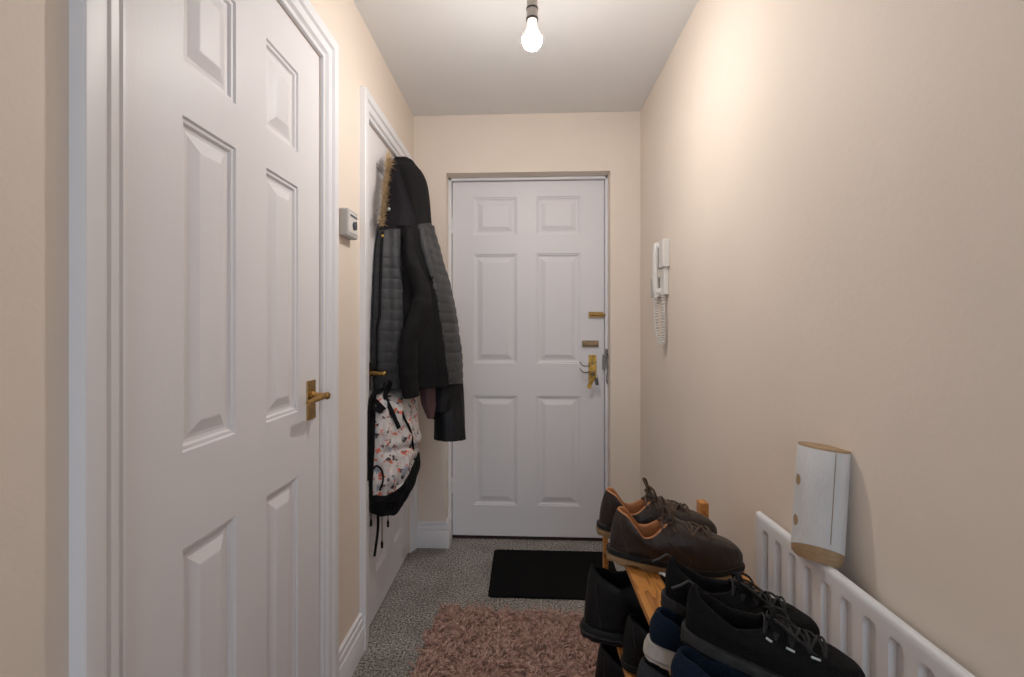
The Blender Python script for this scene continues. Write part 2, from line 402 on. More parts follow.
# ------------------------------------------------------------------ thermostat
th = empty('thermostat', (XL, 1.570, 1.515))
MB().box(0, .029, -.047, .047, -.043, .046).build('housing', M['plasticg'], th, bevel=.004)
fp = MB().box(.028, .031, -.040, .040, -.030, .036).build('face_plate', M['plastic'], th, bevel=.001)
MB().box(.030, .0318, -.030, .032, .022, .030).build('scale_window', M['dark'], fp)
b = MB(); b.lathe([(0,0), (.014,0), (.013,.006), (0,.006)], (.031, .004, -.004), 'x', 20); b.box(.036, .040, .002, .006, -.018, .010); b.build('dial', M['dark'], fp, smooth='auto')
tag(th, 'small square grey room thermostat on wall between the two left doors', 'thermostat')
# ------------------------------------------------------------------ entry phone
ph = empty('entry_phone', (XR, 2.085, 1.43))
b = MB().box(-.030, 0, -.045, .040, 0, .118); b.box(-.022, 0, -.032, .030, -.115, .004)
b.build('wall_base', M['plastic'], ph, bevel=.004)
MB().box(-.028, -.001, .080, .160, -.115, -.030).build('speaker_block', M['plasticg'], ph, bevel=.003)
pts = spline([(-.036, .026, .110), (-.041, .026, .085), (-.042, .026, 0), (-.041, .026, -.085), (-.034, .026, -.120)], 6)
hs = MB().tube(pts, [.017]+[.016]*(len(pts)-2)+[.017], 14, flat=.75)
hs.tube([(-.042, .026, .095), (-.024, .026, .095)], [.020, .019], 14); hs.tube([(-.042, .026, -.102), (-.018, .026, -.102)], [.020, .019], 14)
hs.build('handset', M['plastic'], ph, smooth='auto')
b = MB(); path = spline([(-.040, .022, -.118), (-.042, .015, -.19), (-.040, .0, -.27), (-.026, -.012, -.325), (-.020, -.018, -.27), (-.020, -.015, -.19), (-.018, -.008, -.110)], 40)
pts = []
for i, p in enumerate(path):
    t = i*1.05; pts.append((p.x+.0075*math.cos(t), p.y+.0075*math.sin(t), p.z+.002*math.sin(t)))
b.tube(pts, .0030, 6); b.build('coiled_cord', M['plastic'], ph, smooth=True)
tag(ph, 'white entry phone handset with coiled cord on right wall', 'intercom phone')
# ------------------------------------------------------------------ pendant bulb
BX, BY, BZ = .022, 1.50, 2.070
pl = empty('pendant_light', (BX, BY, ZC))
MB().lathe([(0,0), (.045,0), (.043,-.012), (.020,-.022), (0,-.022)], (0,0,0), seg=28).build('ceiling_rose', M['plastic'], pl, smooth='auto')
MB().tube([(0,0,-.02), (0,0,-.10)], .0035, 8).build('flex', M['plastic'], pl, smooth=True)
z0 = BZ-ZC
lh = MB().lathe([(.004,z0+.155), (.012,z0+.150), (.0165,z0+.130), (.0165,z0+.100), (.0175,z0+.098), (.0175,z0+.064), (.0165,z0+.062), (0,z0+.062)], (0,0,0), seg=24).build('lampholder', M['holder'], pl, smooth='auto')
for zz in (z0+.096, z0+.064): MB().lathe([(.0165,zz+.003), (.0188,zz+.002), (.0188,zz-.003), (.0165,zz-.004)], (0,0,0), seg=24).build('lampholder_ring', M['black'], lh, smooth='auto')
MB().lathe([(.014,z0+.062), (.0145,z0+.050), (.017,z0+.036), (.0225,z0+.024), (.0285,z0+.0125), (.0305,z0+.0046)], (0,0,0), seg=24).build('bulb_neck', M['bulbneck'], pl, smooth=True)
R0 = .031; prof = [(R0*math.sin(t), z0+R0*math.cos(t)) for t in [lerp(1.42, PI-.001, i/12) for i in range(13)]]
MB().lathe(prof, (0,0,0), seg=28).build('bulb', M['bulb'], pl, smooth=True)
tag(pl, 'bare lit light bulb hanging from a short pendant on the ceiling', 'ceiling light')
# ------------------------------------------------------------------ doormat and rug
mt = MB(); n = 10; mx0, mx1, my0, my1, r_ = -.162, .440, 2.083, 2.528, .018
out = []
for (cx, cy, a0) in ((mx1-r_, my1-r_, 0), (mx0+r_, my1-r_, 90), (mx0+r_, my0+r_, 180), (mx1-r_, my0+r_, 270)):
    for k in range(5):
        a = math.radians(a0+k*22.5); out.append((cx+r_*math.cos(a)-.14, cy+r_*math.sin(a)-2.305))
rings = [[Vector((x*s, y*s, z)) for x, y in out] for s, z in ((1,.001), (1,.007), (.99,.009), (0.02,.009))]
mt.grid(rings[:3], closev=True); o_ = len(mt.v)-len(out); mt.f.append(tuple(range(o_, o_+len(out))))
dm = mt.build('doormat', M['mat']); dm.location = (.14, 2.305, 0)
tag(dm, 'black rectangular doormat lying in front of the white front door', 'doormat')
RW, RL = .70, 1.25
rug = empty('shag_rug', (-.345, 1.965, 0), (0, 0, math.radians(-3.6)))
MB().box(0, RW, -RL, 0, .001, .008).build('backing', M['shag'], rug)
def pile():
    vs, fs = [], []; rnd = random.Random(3); step = .0098
    nx, ny = int(RW/step), int(RL/step)
    for i in range(nx+1):
        for j in range(ny+1):
            x = i*step+rnd.uniform(-.004, .004); y = -j*step+rnd.uniform(-.004, .004)
            q = Vector((x*21, y*21, 0)); a = noise.noise(q)*7.0+rnd.uniform(-.7, .7)
            edge = min(x, RW-x, -y, RL+y)
            h = .039+.016*noise.noise(q*2.6+Vector((9,9,9)))+rnd.uniform(-.008, .008)
            lean = .018+.012*noise.noise(q*.8+Vector((4,0,2)))+rnd.uniform(0, .012)
            for k in range(3):
                aa = a+rnd.uniform(-.5, .5); dx, dy = math.cos(aa), math.sin(aa); hh = h*rnd.uniform(.7, 1.1); ll = lean*rnd.uniform(.6, 1.3)
                ox, oy = x+rnd.uniform(-.0045, .0045), y+rnd.uniform(-.0045, .0045)
                w = rnd.uniform(.0012, .0019); px, py = -dy*w, dx*w; o = len(vs)
                for t, ws in ((0, 1.1), (.45, 1.2), (.8, .9), (1.0, .25)):
                    cx = ox+dx*ll*t*t*1.2; cy = oy+dy*ll*t*t*1.2; cz = .006+hh*(t-.25*t*t)
                    vs += [(cx+px*ws, cy+py*ws, cz), (cx-px*ws, cy-py*ws, cz), (cx-dx*w*ws*1.2, cy-dy*w*ws*1.2, cz+w*.8)]
                for s in range(3):
                    b0 = o+s*3
                    for e in range(3): fs.append((b0+e, b0+(e+1) % 3, b0+3+(e+1) % 3, b0+3+e))
    me = bpy.data.meshes.new('pile'); me.from_pydata(vs, [], fs); me.materials.append(M['shag'])
    for p in me.polygons: p.use_smooth = True
    o = bpy.data.objects.new('pile', me); COL.objects.link(o); o.parent = rug; o['kind'] = 'stuff'
pile()
tag(rug, 'dusty pink shaggy rug on the grey carpet in front of the doormat', 'rug')
# ------------------------------------------------------------------ radiator
def radiator():
    FX = .550; Y1, Y0 = 1.177, .12; Z0, Z1 = .13, .732
    root = empty('radiator', (FX+.03, (Y0+Y1)/2, Z0))
    pitch = .0553; hw = .0140; first = 1.127
    chans = []; y = first
    while y > Y0+.03: chans.append(y); y -= pitch
    yset = set([Y1, Y1-.003, Y0, Y0+.003])
    for c in chans:
        for k in (-1.3,-1.1,-1.02,-.94,-.84,-.5,0,.5,.84,.94,1.02,1.1,1.3): yset.add(c+k*hw)
    ysr = sorted(yset)
    zt = Z1-.030; zsr = [Z0, Z0+.004, Z0+.03]
    zsr += [lerp(Z0+.03, Z0+.055, k/8) for k in range(1, 9)]+[lerp(Z0+.055, zt-.025, k/4) for k in range(1, 4)]+[lerp(zt-.025, zt+.003, k/14) for k in range(15)]+[Z1-.012]
    def dep(y, z):
        best = 0
        for c in chans:
            if abs(y-c) > hw*1.6: continue
            dy = abs(y-c)
            if z > zt-hw: dz = max(0, z-(zt-hw)); r = math.hypot(dy, dz)
            elif z < Z0+.03+hw: r = math.hypot(dy, Z0+.03+hw-z)
            else: r = dy
            best = max(best, 1-smooth(hw*.84, hw*1.10, r))
        return best*.0105
    rows = []
    for z in zsr:
        rows.append([Vector((FX+dep(y, z)+(.003 if y in (ysr[0], ysr[-1]) else 0), y, z)) for y in ysr])
    for off, dz in ((.0005,-.006), (.003,-.002), (.007,0), (.012,.0)): rows.append([Vector((FX+off+(.001 if y in (ysr[0], ysr[-1]) else 0), y, Z1+dz)) for y in ysr])
    rows.append([Vector((FX+.014, y, Z1-.004)) for y in ysr]); rows.append([Vector((FX+.014, y, Z0)) for y in ysr])
    b = MB().grid(rows)
    for k in (0, len(ysr)-1):
        o = len(b.v); b.v += [tuple(r[k]) for r in rows]; b.f.append(tuple(range(o, o+len(rows))))
    b.build('panel', M['radw'], root, smooth='auto', angle=50)
    MB().box(FX+.014, FX+.046, Y0+.01, Y1-.012, Z0+.02, Z1-.03).build('convector', M['radw'], root)
    for yy in (Y0+.15, Y1-.15): MB().box(FX+.040, XR-.001, yy-.02, yy+.02, Z0+.05, Z1-.08).build('bracket', M['radw'], root)
    recenter(root, root.location.copy())
    tag(root, 'white panel radiator with vertical flutes low on the right wall', 'radiator')
radiator()
# ------------------------------------------------------------------ white roll-shaped holder above radiator
def roll():
    H = .208
    root = empty('radiator_humidifier', (.559, .950, .730), (math.radians(-2), math.radians(6), math.radians(12)))
    A, B_ = .036, .051; n = 56
    def ring(sx, z, cut=0):
        out = []
        for k in range(n):
            t = 2*PI*k/n; x, y = A*sx*math.cos(t), B_*sx*math.sin(t)
            out.append(Vector((x, y, z(x, y) if callable(z) else z)))
        return out
    cut = lambda x, y: .012 + max(-.010, (-x*.34 - y*.28))
    low = lambda x, y: .0 + max(0, .50*(-x*.3-y*.25))
    MB().grid([ring(1, cut), ring(1, .08), ring(1, .14), ring(1, H-.0025), ring(.985, H-.0015)], closev=True).build('painted_sleeve', M['birch'], root, smooth='auto')
    b = MB().grid([ring(.97, H-.004), ring(.985, H), ring(.97, H+.002), ring(.02, H+.002)], closev=True); b.build('wooden_top', M['ply'], root, smooth='auto')
    b = MB().grid([ring(.99, lambda x, y: cut(x, y)+.004), ring(.99, cut), ring(.97, lambda x, y: max(0, cut(x,y)-.012)), ring(.86, lambda x, y: max(-.004, cut(x,y)*.6-.016)), ring(.02, -.004)], closev=True); b.build('wooden_base', M['ply'], root, smooth='auto')
    # seam and holes
    def sp(t, z, s=1.0): return Vector((A*s*math.cos(t), B_*s*math.sin(t), z))
    ts = math.radians(-116)
    b = MB().tube([sp(ts, z, 1.004) for z in (.04, .1, .15, H-.003)], .0007, 6); b.build('seam', M['oldbrass'], root)
    for z in (.062, .140):
        t0 = math.radians(158)
        hb = MB(); rings = []
        for rr in (.0085, .0001):
            rings.append([sp(t0+rr*math.cos(q)/.047, z+rr*1.25*math.sin(q), 1.012) for q in [2*PI*k/16 for k in range(16)]])
        hb.grid(rings, closev=True); hb.build('hole', M['ply'], root)
    tag(root, 'white oval roll with wooden ends resting on top of the radiator', 'radiator humidifier')
roll()
# ------------------------------------------------------------------ shoe rack
def rack():
    root = empty('shoe_rack', (.36, .95, 0))
    YA, YZ = .40, 1.405; X0, X1 = .224, .512
    tiers = [(.645, .603), (.400, .358), (.155, .113)]
    O = Vector(root.location)
    for zf, zr in tiers:
        sl = (zr-zf)/(X1-X0)
        for (a, c) in ((X0, X0+.068), (.346, .400), (.452, X1)):
            vs = []; b = MB()
            for dz in (-.016, -.0005):
                for y in (YA, YZ):
                    for x in (a, c): vs.append(Vector((x, y, zf+sl*(x-X0)+dz))-O)
            b.add(vs, [(0,2,3,1), (4,5,7,6), (0,1,5,4), (2,6,7,3), (0,4,6,2), (1,3,7,5)])
            b.build('slat', M['pine'], root, bevel=.002)
        for y in (YA+.012, YZ-.030):
            vs = []; b = MB()
            for dz in (-.046, -.017):
                for yy in (y, y+.018):
                    for x in (X0+.02, X1-.02): vs.append(Vector((x, yy, zf+sl*(x-X0)+dz))-O)
            b.add(vs, [(0,2,3,1), (4,5,7,6), (0,1,5,4), (2,6,7,3), (0,4,6,2), (1,3,7,5)])
            b.build('end_rail', M['pine'], root, bevel=.002)
    for y in (YA-.022, YZ+.001):
        MB().box(X0+.004-O.x, X0+.018-O.x, y-O.y, y+.020-O.y, 0, .640).build('post', M['pine'], root, bevel=.002)
        MB().box(X1-.008-O.x, X1+.016-O.x, y-O.y, y+.034-O.y, 0, .667).build('post', M['pine'], root, bevel=.002)
    tag(root, 'slatted pine shoe rack loaded with shoes beside the radiator', 'shoe rack')
rack()
# ------------------------------------------------------------------ shoes
HW = [(0,.029), (.08,.033), (.2,.034), (.38,.034), (.55,.039), (.70,.046), (.80,.0465), (.90,.040), (1,.030)]
def make_shoe(name, label, loc, head, pitch, group, L=.295, W=1.0, side=1, mats=None, ts=.020, soles=None, zh=.080, za=.058, zf=.085,
              xr0=.03, xr1=.47, rw=.030, tab=0, tb=.050, tongue=True, laces=True, bow=False, lugs=0, tongue_up=.02, roll_=0, refl=False, flare=.0, fwd=.085, pulltab=False, stitch=False, lr_=.0021, p2d=.012):
    root = empty(name, loc, (math.radians(roll_), math.radians(pitch), math.radians(head)))
    sp_ = lambda s: .013*smooth(.70, 1.0, s)
    def base(phi, off=0):
        s = (1+math.cos(phi))/2; c, sn = math.cos(phi), math.sin(phi)
        y = W*sinterp(HW, s)*(abs(sn)**.55)*(1 if sn >= 0 else -1)+side*.006*(smooth(.4, 1, s)-.3)
        x = L*s
        nx, ny = c, sn
        return Vector((x+nx*off, y+ny*off, 0)), s
    def rim(phi):
        s = (1+math.cos(phi))/2
        z = sinterp([(0, zh), (.15, zh*.96), (.45, za), (.6, za+.004), (.9, zf), (1, zf+.002)], s)
        dphi = abs(phi-PI)
        z += tab*math.exp(-(dphi/.42)**2)
        return Vector((L*(xr0+(xr1-xr0)*s)-tab*.25*math.exp(-(dphi/.42)**2), rw*W*math.sin(phi)*(1.0 if s < .5 else lerp(1, .62, (s-.5)*2)), ts+z))
    def S(phi, t):
        B, s = base(phi, -.003); B.z = ts+sp_(s); Rm = rim(phi); k = max(0, math.cos(phi))**1.2
        out = Vector((math.cos(phi), math.sin(phi), 0)); up = Vector((0,0,1))
        P1 = B+out*.004+up*lerp(.028, tb, k); P2 = Rm+out*lerp(.007, fwd, k**1.5)-up*lerp(.022, p2d, k)
        q = 1-t
        p = B*q**3+P1*3*q*q*t+P2*3*q*t*t+Rm*t**3
        return p
    NP, NT = 72, 18
    phis = [2*PI*k/NP for k in range(NP)]
    rows = []
    for j in range(NT+1):
        t = j/NT
        row = []
        for ph_ in phis:
            p = S(ph_, t)
            w_ = .0012*noise.noise(Vector((p.x*45, p.y*45, p.z*60+len(name))))*math.sin(PI*t)
            cr = .0016*math.sin(p.x*260)*smooth(.56, .62, p.x/L)*(1-smooth(.72, .78, p.x/L))*smooth(.25, .5, t)*(1-smooth(.8, 1, t))
            row.append(p+Vector((0, 0, w_*2+cr)))
        rows.append(row)
    up_ = MB().grid(rows, closev=True).build('upper', mats['upper'], root, smooth=True)
    # collar lining
    rl = []
    for ins, dz, f in ((0,0,0), (.0015,.0022,0), (.0045,.0018,0), (.0065,-.004,0), (.0075,-.018,0), (.006,0,.7), (.004,0,1)):
        row = []
        for ph_ in phis:
            r_ = rim(ph_); o_ = Vector((math.cos(ph_), math.sin(ph_), 0)); p = r_-o_*ins+Vector((0,0,dz))
            if f: p.z = lerp(r_.z-.018, ts+.004, f); p.y *= lerp(1, .74, f); p.x = lerp(p.x, L*.25, .08*f)
            row.append(p)
        rl.append(row)
    b = MB().grid(rl, closev=True); b.build('lining', mats['lining'], up_, smooth=True)
    b = MB(); b.grid([[Vector((rim(p).x, rim(p).y*.98, ts+.006)) for p in phis], [Vector((L*.25, 0, ts+.006))]*NP], closev=True); b.build('insole', mats['insole'], up_)
    # soles
    for nm, mk, zb, zt, ob, ot, lg in soles:
        rws = []
        for q, (z, o_) in enumerate(((zb, ob-.004), (zb+.0015, ob), (lerp(zb, zt, .5), (ob+ot)/2+.0012), (zt-.0015, ot), (zt, ot-.004))):
            row = []
            for i, ph_ in enumerate(phis):
                p, s = base(ph_, o_); zz = z+sp_(s)
                if lg and q < 2 and (i//3) % 2 and not (abs(i-36) < 3): zz += .008
                row.append(Vector((p.x, p.y, zz)))
            rws.append(row)
        b = MB().grid(rws, closev=True); o0 = len(b.v)
        b.v.append((L*.5, 0, zb)); b.v.append((L*.5, 0, zt))
        for i in range(NP):
            b.f.append((i, (i+1) % NP, o0)); b.f.append((4*NP+i, 4*NP+(i+1) % NP, o0+1))
        b.build(nm, M[mk], root, smooth='auto', angle=35)
    if stitch:
        b = MB(); b.tube([base(p, -.0005)[0]+Vector((0,0,ts+.0015+sp_(base(p)[1]))) for p in phis+[0]], .0013, 6, False)
        # heel counter seam
        for sg in (1, -1):
            b.tube([S(PI-sg*(.75-.25*t), t)+Vector((0, sg*.0006, .0004)) for t in [i/10*.93 for i in range(11)]], .0009, 5, False)
            b.tube([S(sg*(1.02+.42*(1-t)), t)+Vector((0, sg*.0005, .0008)) for t in [.02+i/14*.86 for i in range(15)]], .0010, 5, False)
        b.build('seam', mats['seam'], up_, smooth=True)
    # tongue
    if tongue:
        top = rim(0); rows = []
        c0 = S(0, .60)
        cl = spline([c0+Vector((0,0,.0)), S(0, .85)+Vector((0,0,.003)), top+Vector((-.004,0,.004)), top+Vector((-.012-tongue_up*.4, 0, tongue_up))], 5)
        for dz in (0, 1):
            rws = []
            for i, p in enumerate(cl):
                f = i/(len(cl)-1); hw = lerp(.012, .023, f)*W*(1 if f < .9 else .8)
                rws.append([p+Vector((-.006*abs(k)**2-dz*.004*(1 if f > .5 else 0), k*hw, -.007*k*k-dz*.0045)) for k in (-1,-.66,-.33,0,.33,.66,1)])
            rows.append(rws)
        b = MB()
        loop = [r+[q for q in r2[::-1]] for r, r2 in zip(rows[0], rows[1])]
        b.grid(loop, closev=True); n_ = len(loop[0]); o_ = len(b.v)-n_; b.f.append(tuple(range(o_, o_+n_)))
        b.build('tongue', mats.get('tongue', mats['upper']), up_, smooth='auto', angle=60)
    if laces:
        b = MB(); pts = []
        N = 5 if not bow else 4
        for i in range(N):
            t = lerp(.66, .985, i/(N-1)); a_ = lerp(.42, 1.05, i/(N-1))
            pts.append((S(a_, t)+Vector((.0,0,.003)), S(-a_, t)+Vector((0,0,.003))))
        def cross(p, q):
            m_ = (p+q)/2+Vector((0.002,0,.009)); b.tube(spline([p-Vector((0,0,.004)), lerp(p, m_, .5)+Vector((0,0,.003)), m_, lerp(q, m_, .5)+Vector((0,0,.003)), q-Vector((0,0,.004))], 3), lr_, 7)
        for i in range(N):
            cross(pts[i][0], pts[i][1])
            if i < N-1: cross(pts[i][0], pts[i+1][1]); cross(pts[i][1], pts[i+1][0])
        k0 = (pts[-1][0]+pts[-1][1])/2+Vector((.004, 0, .012))
        if bow:
            for sg in (1, -1):
                b.tube(spline([k0, k0+Vector((.002, sg*.014, .022)), k0+Vector((-.006, sg*.028, .038)), k0+Vector((.004, sg*.042, .034)), k0+Vector((.014, sg*.040, .010)), k0+Vector((.004, sg*.014, .001)), k0], 6), lr_*.95, 7)
                b.tube(spline([k0, k0+Vector((.018, sg*.018, .004)), k0+Vector((.036, sg*.034, -.020)), k0+Vector((.046, sg*.041, -.042)), k0+Vector((.052, sg*.042, -.056))], 6), lr_*.9, 7)
            b.tube([k0+Vector((0,-.007,0)), k0+Vector((0,.007,0))], .005, 8)
        else:
            for sg in (1, -1):
                b.tube(spline([k0, k0+Vector((.010, sg*.020, .006)), k0+Vector((.030, sg*.032, .0)), k0+Vector((.034, sg*.020, -.006)), k0+Vector((.006, 0, 0))], 5), .0020, 6)
                b.tube(spline([k0, k0+Vector((.022, sg*.014, .0)), k0+Vector((.050, sg*.022, -.012)), k0+Vector((.066, sg*.020, -.020))], 5), .0018, 6)
        b.build('laces', mats['lace'], up_, smooth=True)
    if refl:
        for t in (.62, .74, .86):
            a0 = -lerp(.62, 1.12, (t-.62)/.3); p = S(a0, t); q = S(a0-.05, t+.055)
            MB().tube([p+Vector((0,-.0012,.002)), q+Vector((0,-.0012,.002))], .0015, 6).build('reflective_strip', M['refl'], up_, smooth=True)
    if pulltab:
        h_ = rim(PI); b = MB()
        b.tube(spline([h_+Vector((.004, 0, -.004)), h_+Vector((-.006,0,.002)), h_+Vector((-.016,-.004,-.006)), h_+Vector((-.028,-.008,-.014))], 5), .0022, 7, flat=.6)
        b.build('pull_tab', mats['pull'], up_, smooth=True)
    tag(root, label, 'shoe', group)
    return root
brown = dict(upper=M['brown'], lining=M['tan'], insole=M['brub'], lace=M['lacebr'], seam=M['lacebr'], tongue=M['brown'])
SB = [('outsole', 'gum', 0, .018, 0, .003, 1), ('midsole', 'brub', .018, .031, .003, .002, 0)]
kw = dict(mats=brown, ts=.028, soles=SB, zh=.086, za=.044, zf=.084, tb=.056, bow=True, xr0=.03, xr1=.47, rw=.037, W=1.06, stitch=True, fwd=.105, L=.292, lr_=.0029, p2d=.034)
make_shoe('leather_shoe', 'nearer brown leather lace-up shoe on top of the rack, tan lining showing', (.185, 1.100, .648), -4, 7.5, 'brown leather shoes on the rack', side=1, **kw)
make_shoe('leather_shoe', 'farther brown leather lace-up shoe on the rack, half hidden behind its pair', (.182, 1.228, .649), -1, 7.5, 'brown leather shoes on the rack', side=-1, **kw)
blk = dict(upper=M['bknit'], lining=M['bknit'], insole=M['brub'], lace=M['blace'], pull=M['gsole'])
SK = [('outsole', 'brub', 0, .005, -.002, 0, 0), ('midsole', 'gsole', .005, .024, 0, .002, 0)]
kw = dict(mats=blk, ts=.022, soles=SK, zh=.048, za=.034, zf=.050, tb=.040, xr0=.01, xr1=.54, rw=.032, W=.90, tab=.016, L=.234, fwd=.07, pulltab=True, lr_=.0018, p2d=.020)
make_shoe('running_shoe', 'black laced trainer at the near right end of the rack, pale dashes along the lacing', (.232, .732, .703), -15, 13.5, 'black trainers stacked on top', side=1, refl=True, **kw)
make_shoe('running_shoe', 'black laced trainer behind its pair, heel just below the brown shoes', (.228, .822, .700), -11, 12.5, 'black trainers stacked on top', side=-1, **kw)
nav = dict(upper=M['navy'], lining=M['navy'], insole=M['brub'], lace=M['navy'], pull=M['navy'])
SW = [('outsole', 'wsole', 0, .010, -.002, .004, 1), ('midsole', 'wsole', .010, .032, .004, .001, 0)]
kw = dict(mats=nav, ts=.030, soles=SW, zh=.046, za=.026, zf=.022, tb=.020, xr0=.02, xr1=.46, W=.95, L=.265, laces=False, tongue=False)
make_shoe('running_shoe', 'farther navy trainer with worn white sole, squashed under black trainer', (.190, .768, .647), -3, 8, 'navy trainers with white soles', side=-1, **kw)
make_shoe('running_shoe', 'nearer navy trainer with white sole at the bottom edge of the photo', (.194, .672, .647), -3, 8, 'navy trainers with white soles', side=1, **kw)
bt = dict(upper=M['bleath'], lining=M['bknit'], insole=M['brub'], tongue=M['bknit'], lace=M['blace'], pull=M['gsole'], seam=M['gsole'])
ST = [('outsole', 'brub', 0, .013, .001, .005, 1), ('midsole', 'gsole', .013, .020, .006, .007, 0), ('midsole', 'brub', .020, .036, .005, .002, 0)]
make_shoe('work_boot', 'chunky black high-collared trainer, leftmost on the middle shelf of the rack', (.142, 1.210, .404), 2, 6, None, mats=bt, ts=.030, soles=ST, zh=.132, za=.112, zf=.138, tb=.060, xr0=.03, xr1=.48, rw=.038, W=1.16, L=.30, stitch=True, tab=.014, tongue_up=.042, lr_=.0028)
make_shoe('slip_on_shoe', 'plain matt black shoe on the middle shelf beside the chunky trainer', (.218, 1.105, .402), 0, 6, None, mats=bt, ts=.014, soles=[('outsole', 'brub', 0, .015, 0, .001, 0)], zh=.098, za=.070, zf=.085, xr0=.02, xr1=.48, rw=.034, L=.275, laces=False, stitch=True)
make_shoe('ankle_boot', 'plain black ankle boot on the lowest shelf of the rack above the rug', (.180, 1.300, .158), 0, 6, None, mats=bt, ts=.014, soles=[('outsole', 'brub', 0, .015, 0, .001, 0)], zh=.148, za=.125, zf=.135, xr0=.02, xr1=.44, rw=.042, W=1.2, L=.285, laces=False, stitch=True)
gr = dict(upper=M['grey'], lining=M['grey'], insole=M['brub'], lace=M['grey'])
make_shoe('canvas_shoe', 'slate grey shoe with white sole on the middle shelf below the navy trainers', (.220, .985, .402), 0, 6, None, mats=gr, ts=.024, soles=[('outsole', 'wsole', 0, .026, 0, .002, 0)], zh=.070, za=.055, zf=.070, xr0=.02, xr1=.48, L=.275, laces=False)
# ------------------------------------------------------------------ hanging cloth lofts against the second door
class Loft:
    def __init__(s, lr, yc, yback, xw=-.594, fold=None, NA=120, NZ=230, power=.85):
        """lr: rows (image y, left px, right px) read as real outline at door plane / at depth yc"""
        s.lr = lr; s.P = []; y0, y1 = lr[0][0], lr[-1][0]
        L = [(r[0], r[1]) for r in lr]; R = [(r[0], r[2]) for r in lr]
        for j in range(NZ+1):
            py = lerp(y0, y1, j/NZ); pl_, pr = sinterp(L, py) if 0 < j < NZ else interp(L, py), sinterp(R, py) if 0 < j < NZ else interp(R, py)
            Yc = interp(yc, py)
            p0 = at_x(pl_, py, xw); p1 = at_y(pr, py, Yc); yb = interp(yback, py); z = (p0.z+p1.z)/2
            row = []
            for i in range(NA+1):
                a = i/NA
                if a < .6:
                    q = a/.6*PI/2; sx = math.sin(q)**power; cy = math.cos(q)**power
                    x = lerp(xw, p1.x, sx); y = Yc-(Yc-min(p0.y, Yc-.01))*cy
                else:
                    q = (a-.6)/.4*PI/2
                    x = lerp(xw, p1.x, math.cos(q)**power); y = Yc+(yb-Yc)*math.sin(q)**power
                row.append([Vector((x, y, z)), a, j/NZ])
            s.P.append(row)
        s.NA, s.NZ = NA, NZ
        if fold:
            Q = [[c[0].copy() for c in r] for r in s.P]
            for j in range(NZ+1):
                for i in range(NA+1):
                    p = Q[j][i]; t = Q[j][min(i+1, NA)]-Q[j][max(i-1, 0)]
                    nrm = Vector((t.y, -t.x, 0))
                    nrm = -nrm if nrm.length and nrm.dot(p-Vector((xw, interp(yc, 300), p.z))) < 0 else nrm
                    if nrm.length > 1e-8: nrm.normalize()
                    px, py, _ = proj(p)
                    d = fold(s.P[j][i][1], p.z, px, py)
                    q = p+nrm*d
                    q.x = max(q.x, xw)
                    s.P[j][i][0] = q
    def part(s, name, m, mask, parent, close=False):
        b = MB(); idx = {}
        def vid(j, i):
            if (j, i) not in idx: idx[(j, i)] = len(b.v); b.v.append(tuple(s.P[j][i][0]))
            return idx[(j, i)]
        for j in range(s.NZ):
            for i in range(s.NA):
                c = (s.P[j][i][0]+s.P[j+1][i+1][0])/2; px, py, _ = proj(c)
                if mask(s.P[j][i][1], px, py): b.f.append((vid(j, i), vid(j, i+1), vid(j+1, i+1), vid(j+1, i)))
        if not b.f: return None
        o = b.build(name, m, parent, smooth=True)
        md = o.modifiers.new('solid', 'SOLIDIFY'); md.thickness = .004; md.offset = -1
        return o
    def surf(s, px, py):
        best = None
        for r in s.P:
            for c in r:
                if c[1] > .62: continue
                a, b_, d = proj(c[0]); e = (a-px)**2+(b_-py)**2+d*.5
                if best is None or e < best[0]: best = (e, c[0])
        return best[1].copy()
nz = lambda x, y, z=0: noise.noise(Vector((x, y, z)))
# ---- the hooded coat
lr = [(158,398,407), (160,393,415), (165,390,420), (172,388.5,424.5), (180,387.5,427), (190,386.5,428.5), (200,385.5,429.5), (212,384,430.5), (222,381.5,431.5), (232,379.5,434),
      (245,377.5,438), (260,376,442.5), (280,375,448), (300,374,452.5), (320,373.4,456), (340,373,459), (360,373,461.5), (377,374.5,462.5), (386,375,462)]
def coat_fold(a, z, px, py):
    d = 0
    if py > 226:
        quilt = abs(math.sin(PI*(z+.02*a)/.0415))**.28
        right = px > interp([(226,417), (260,424), (300,437), (340,443), (386,449)], py)
        left = px < interp([(226,399), (260,402), (386,404)], py)
        if right: d += .0062*quilt
        elif left: d += .0045*quilt
        d += -.016*math.exp(-((px-interp([(226,401), (386,404)], py))/4.5)**2)
        d += .010*nz(a*5, z*2.5, 1)+.004*nz(a*9, z*12, 3)
        d += .007*math.exp(-((px-382)/5)**2)-.005*math.exp(-((px-389)/4.0)**2)
        d += -.012*math.exp(-((px-interp([(240,421), (270,430), (300,433), (386,440)], py))/3.2)**2)
    else:
        d += -.016*math.exp(-((px-interp([(158,396), (226,417)], py))/4.5)**2)*smooth(158, 175, py)
        d += .005*nz(a*10, z*5, 2)
    return d
coat = empty('hooded_coat', (-.594, 2.12, 1.90))
CL = Loft(lr, [(158,2.20), (180,2.16), (230,2.12), (386,2.12)], [(158,2.24), (200,2.27), (240,2.33), (386,2.36)], fold=coat_fold)
hoodline = lambda px, py: py < interp([(372,231), (400,229), (418,224), (440,222)], px)
linb = lambda py: interp([(158,397), (175,401), (200,410), (228,418)], py)
gl = lambda py: interp([(226,400), (260,402), (386,404)], py)
gr_ = lambda py: interp([(222,417), (245,419), (262,427), (300,437), (340,443), (386,449)], py)
CL.part('hood', M['coatb'], lambda a, px, py: hoodline(px, py) and not (a < .62 and linb(py) > px > interp([(158,393), (228,384)], py)), coat)
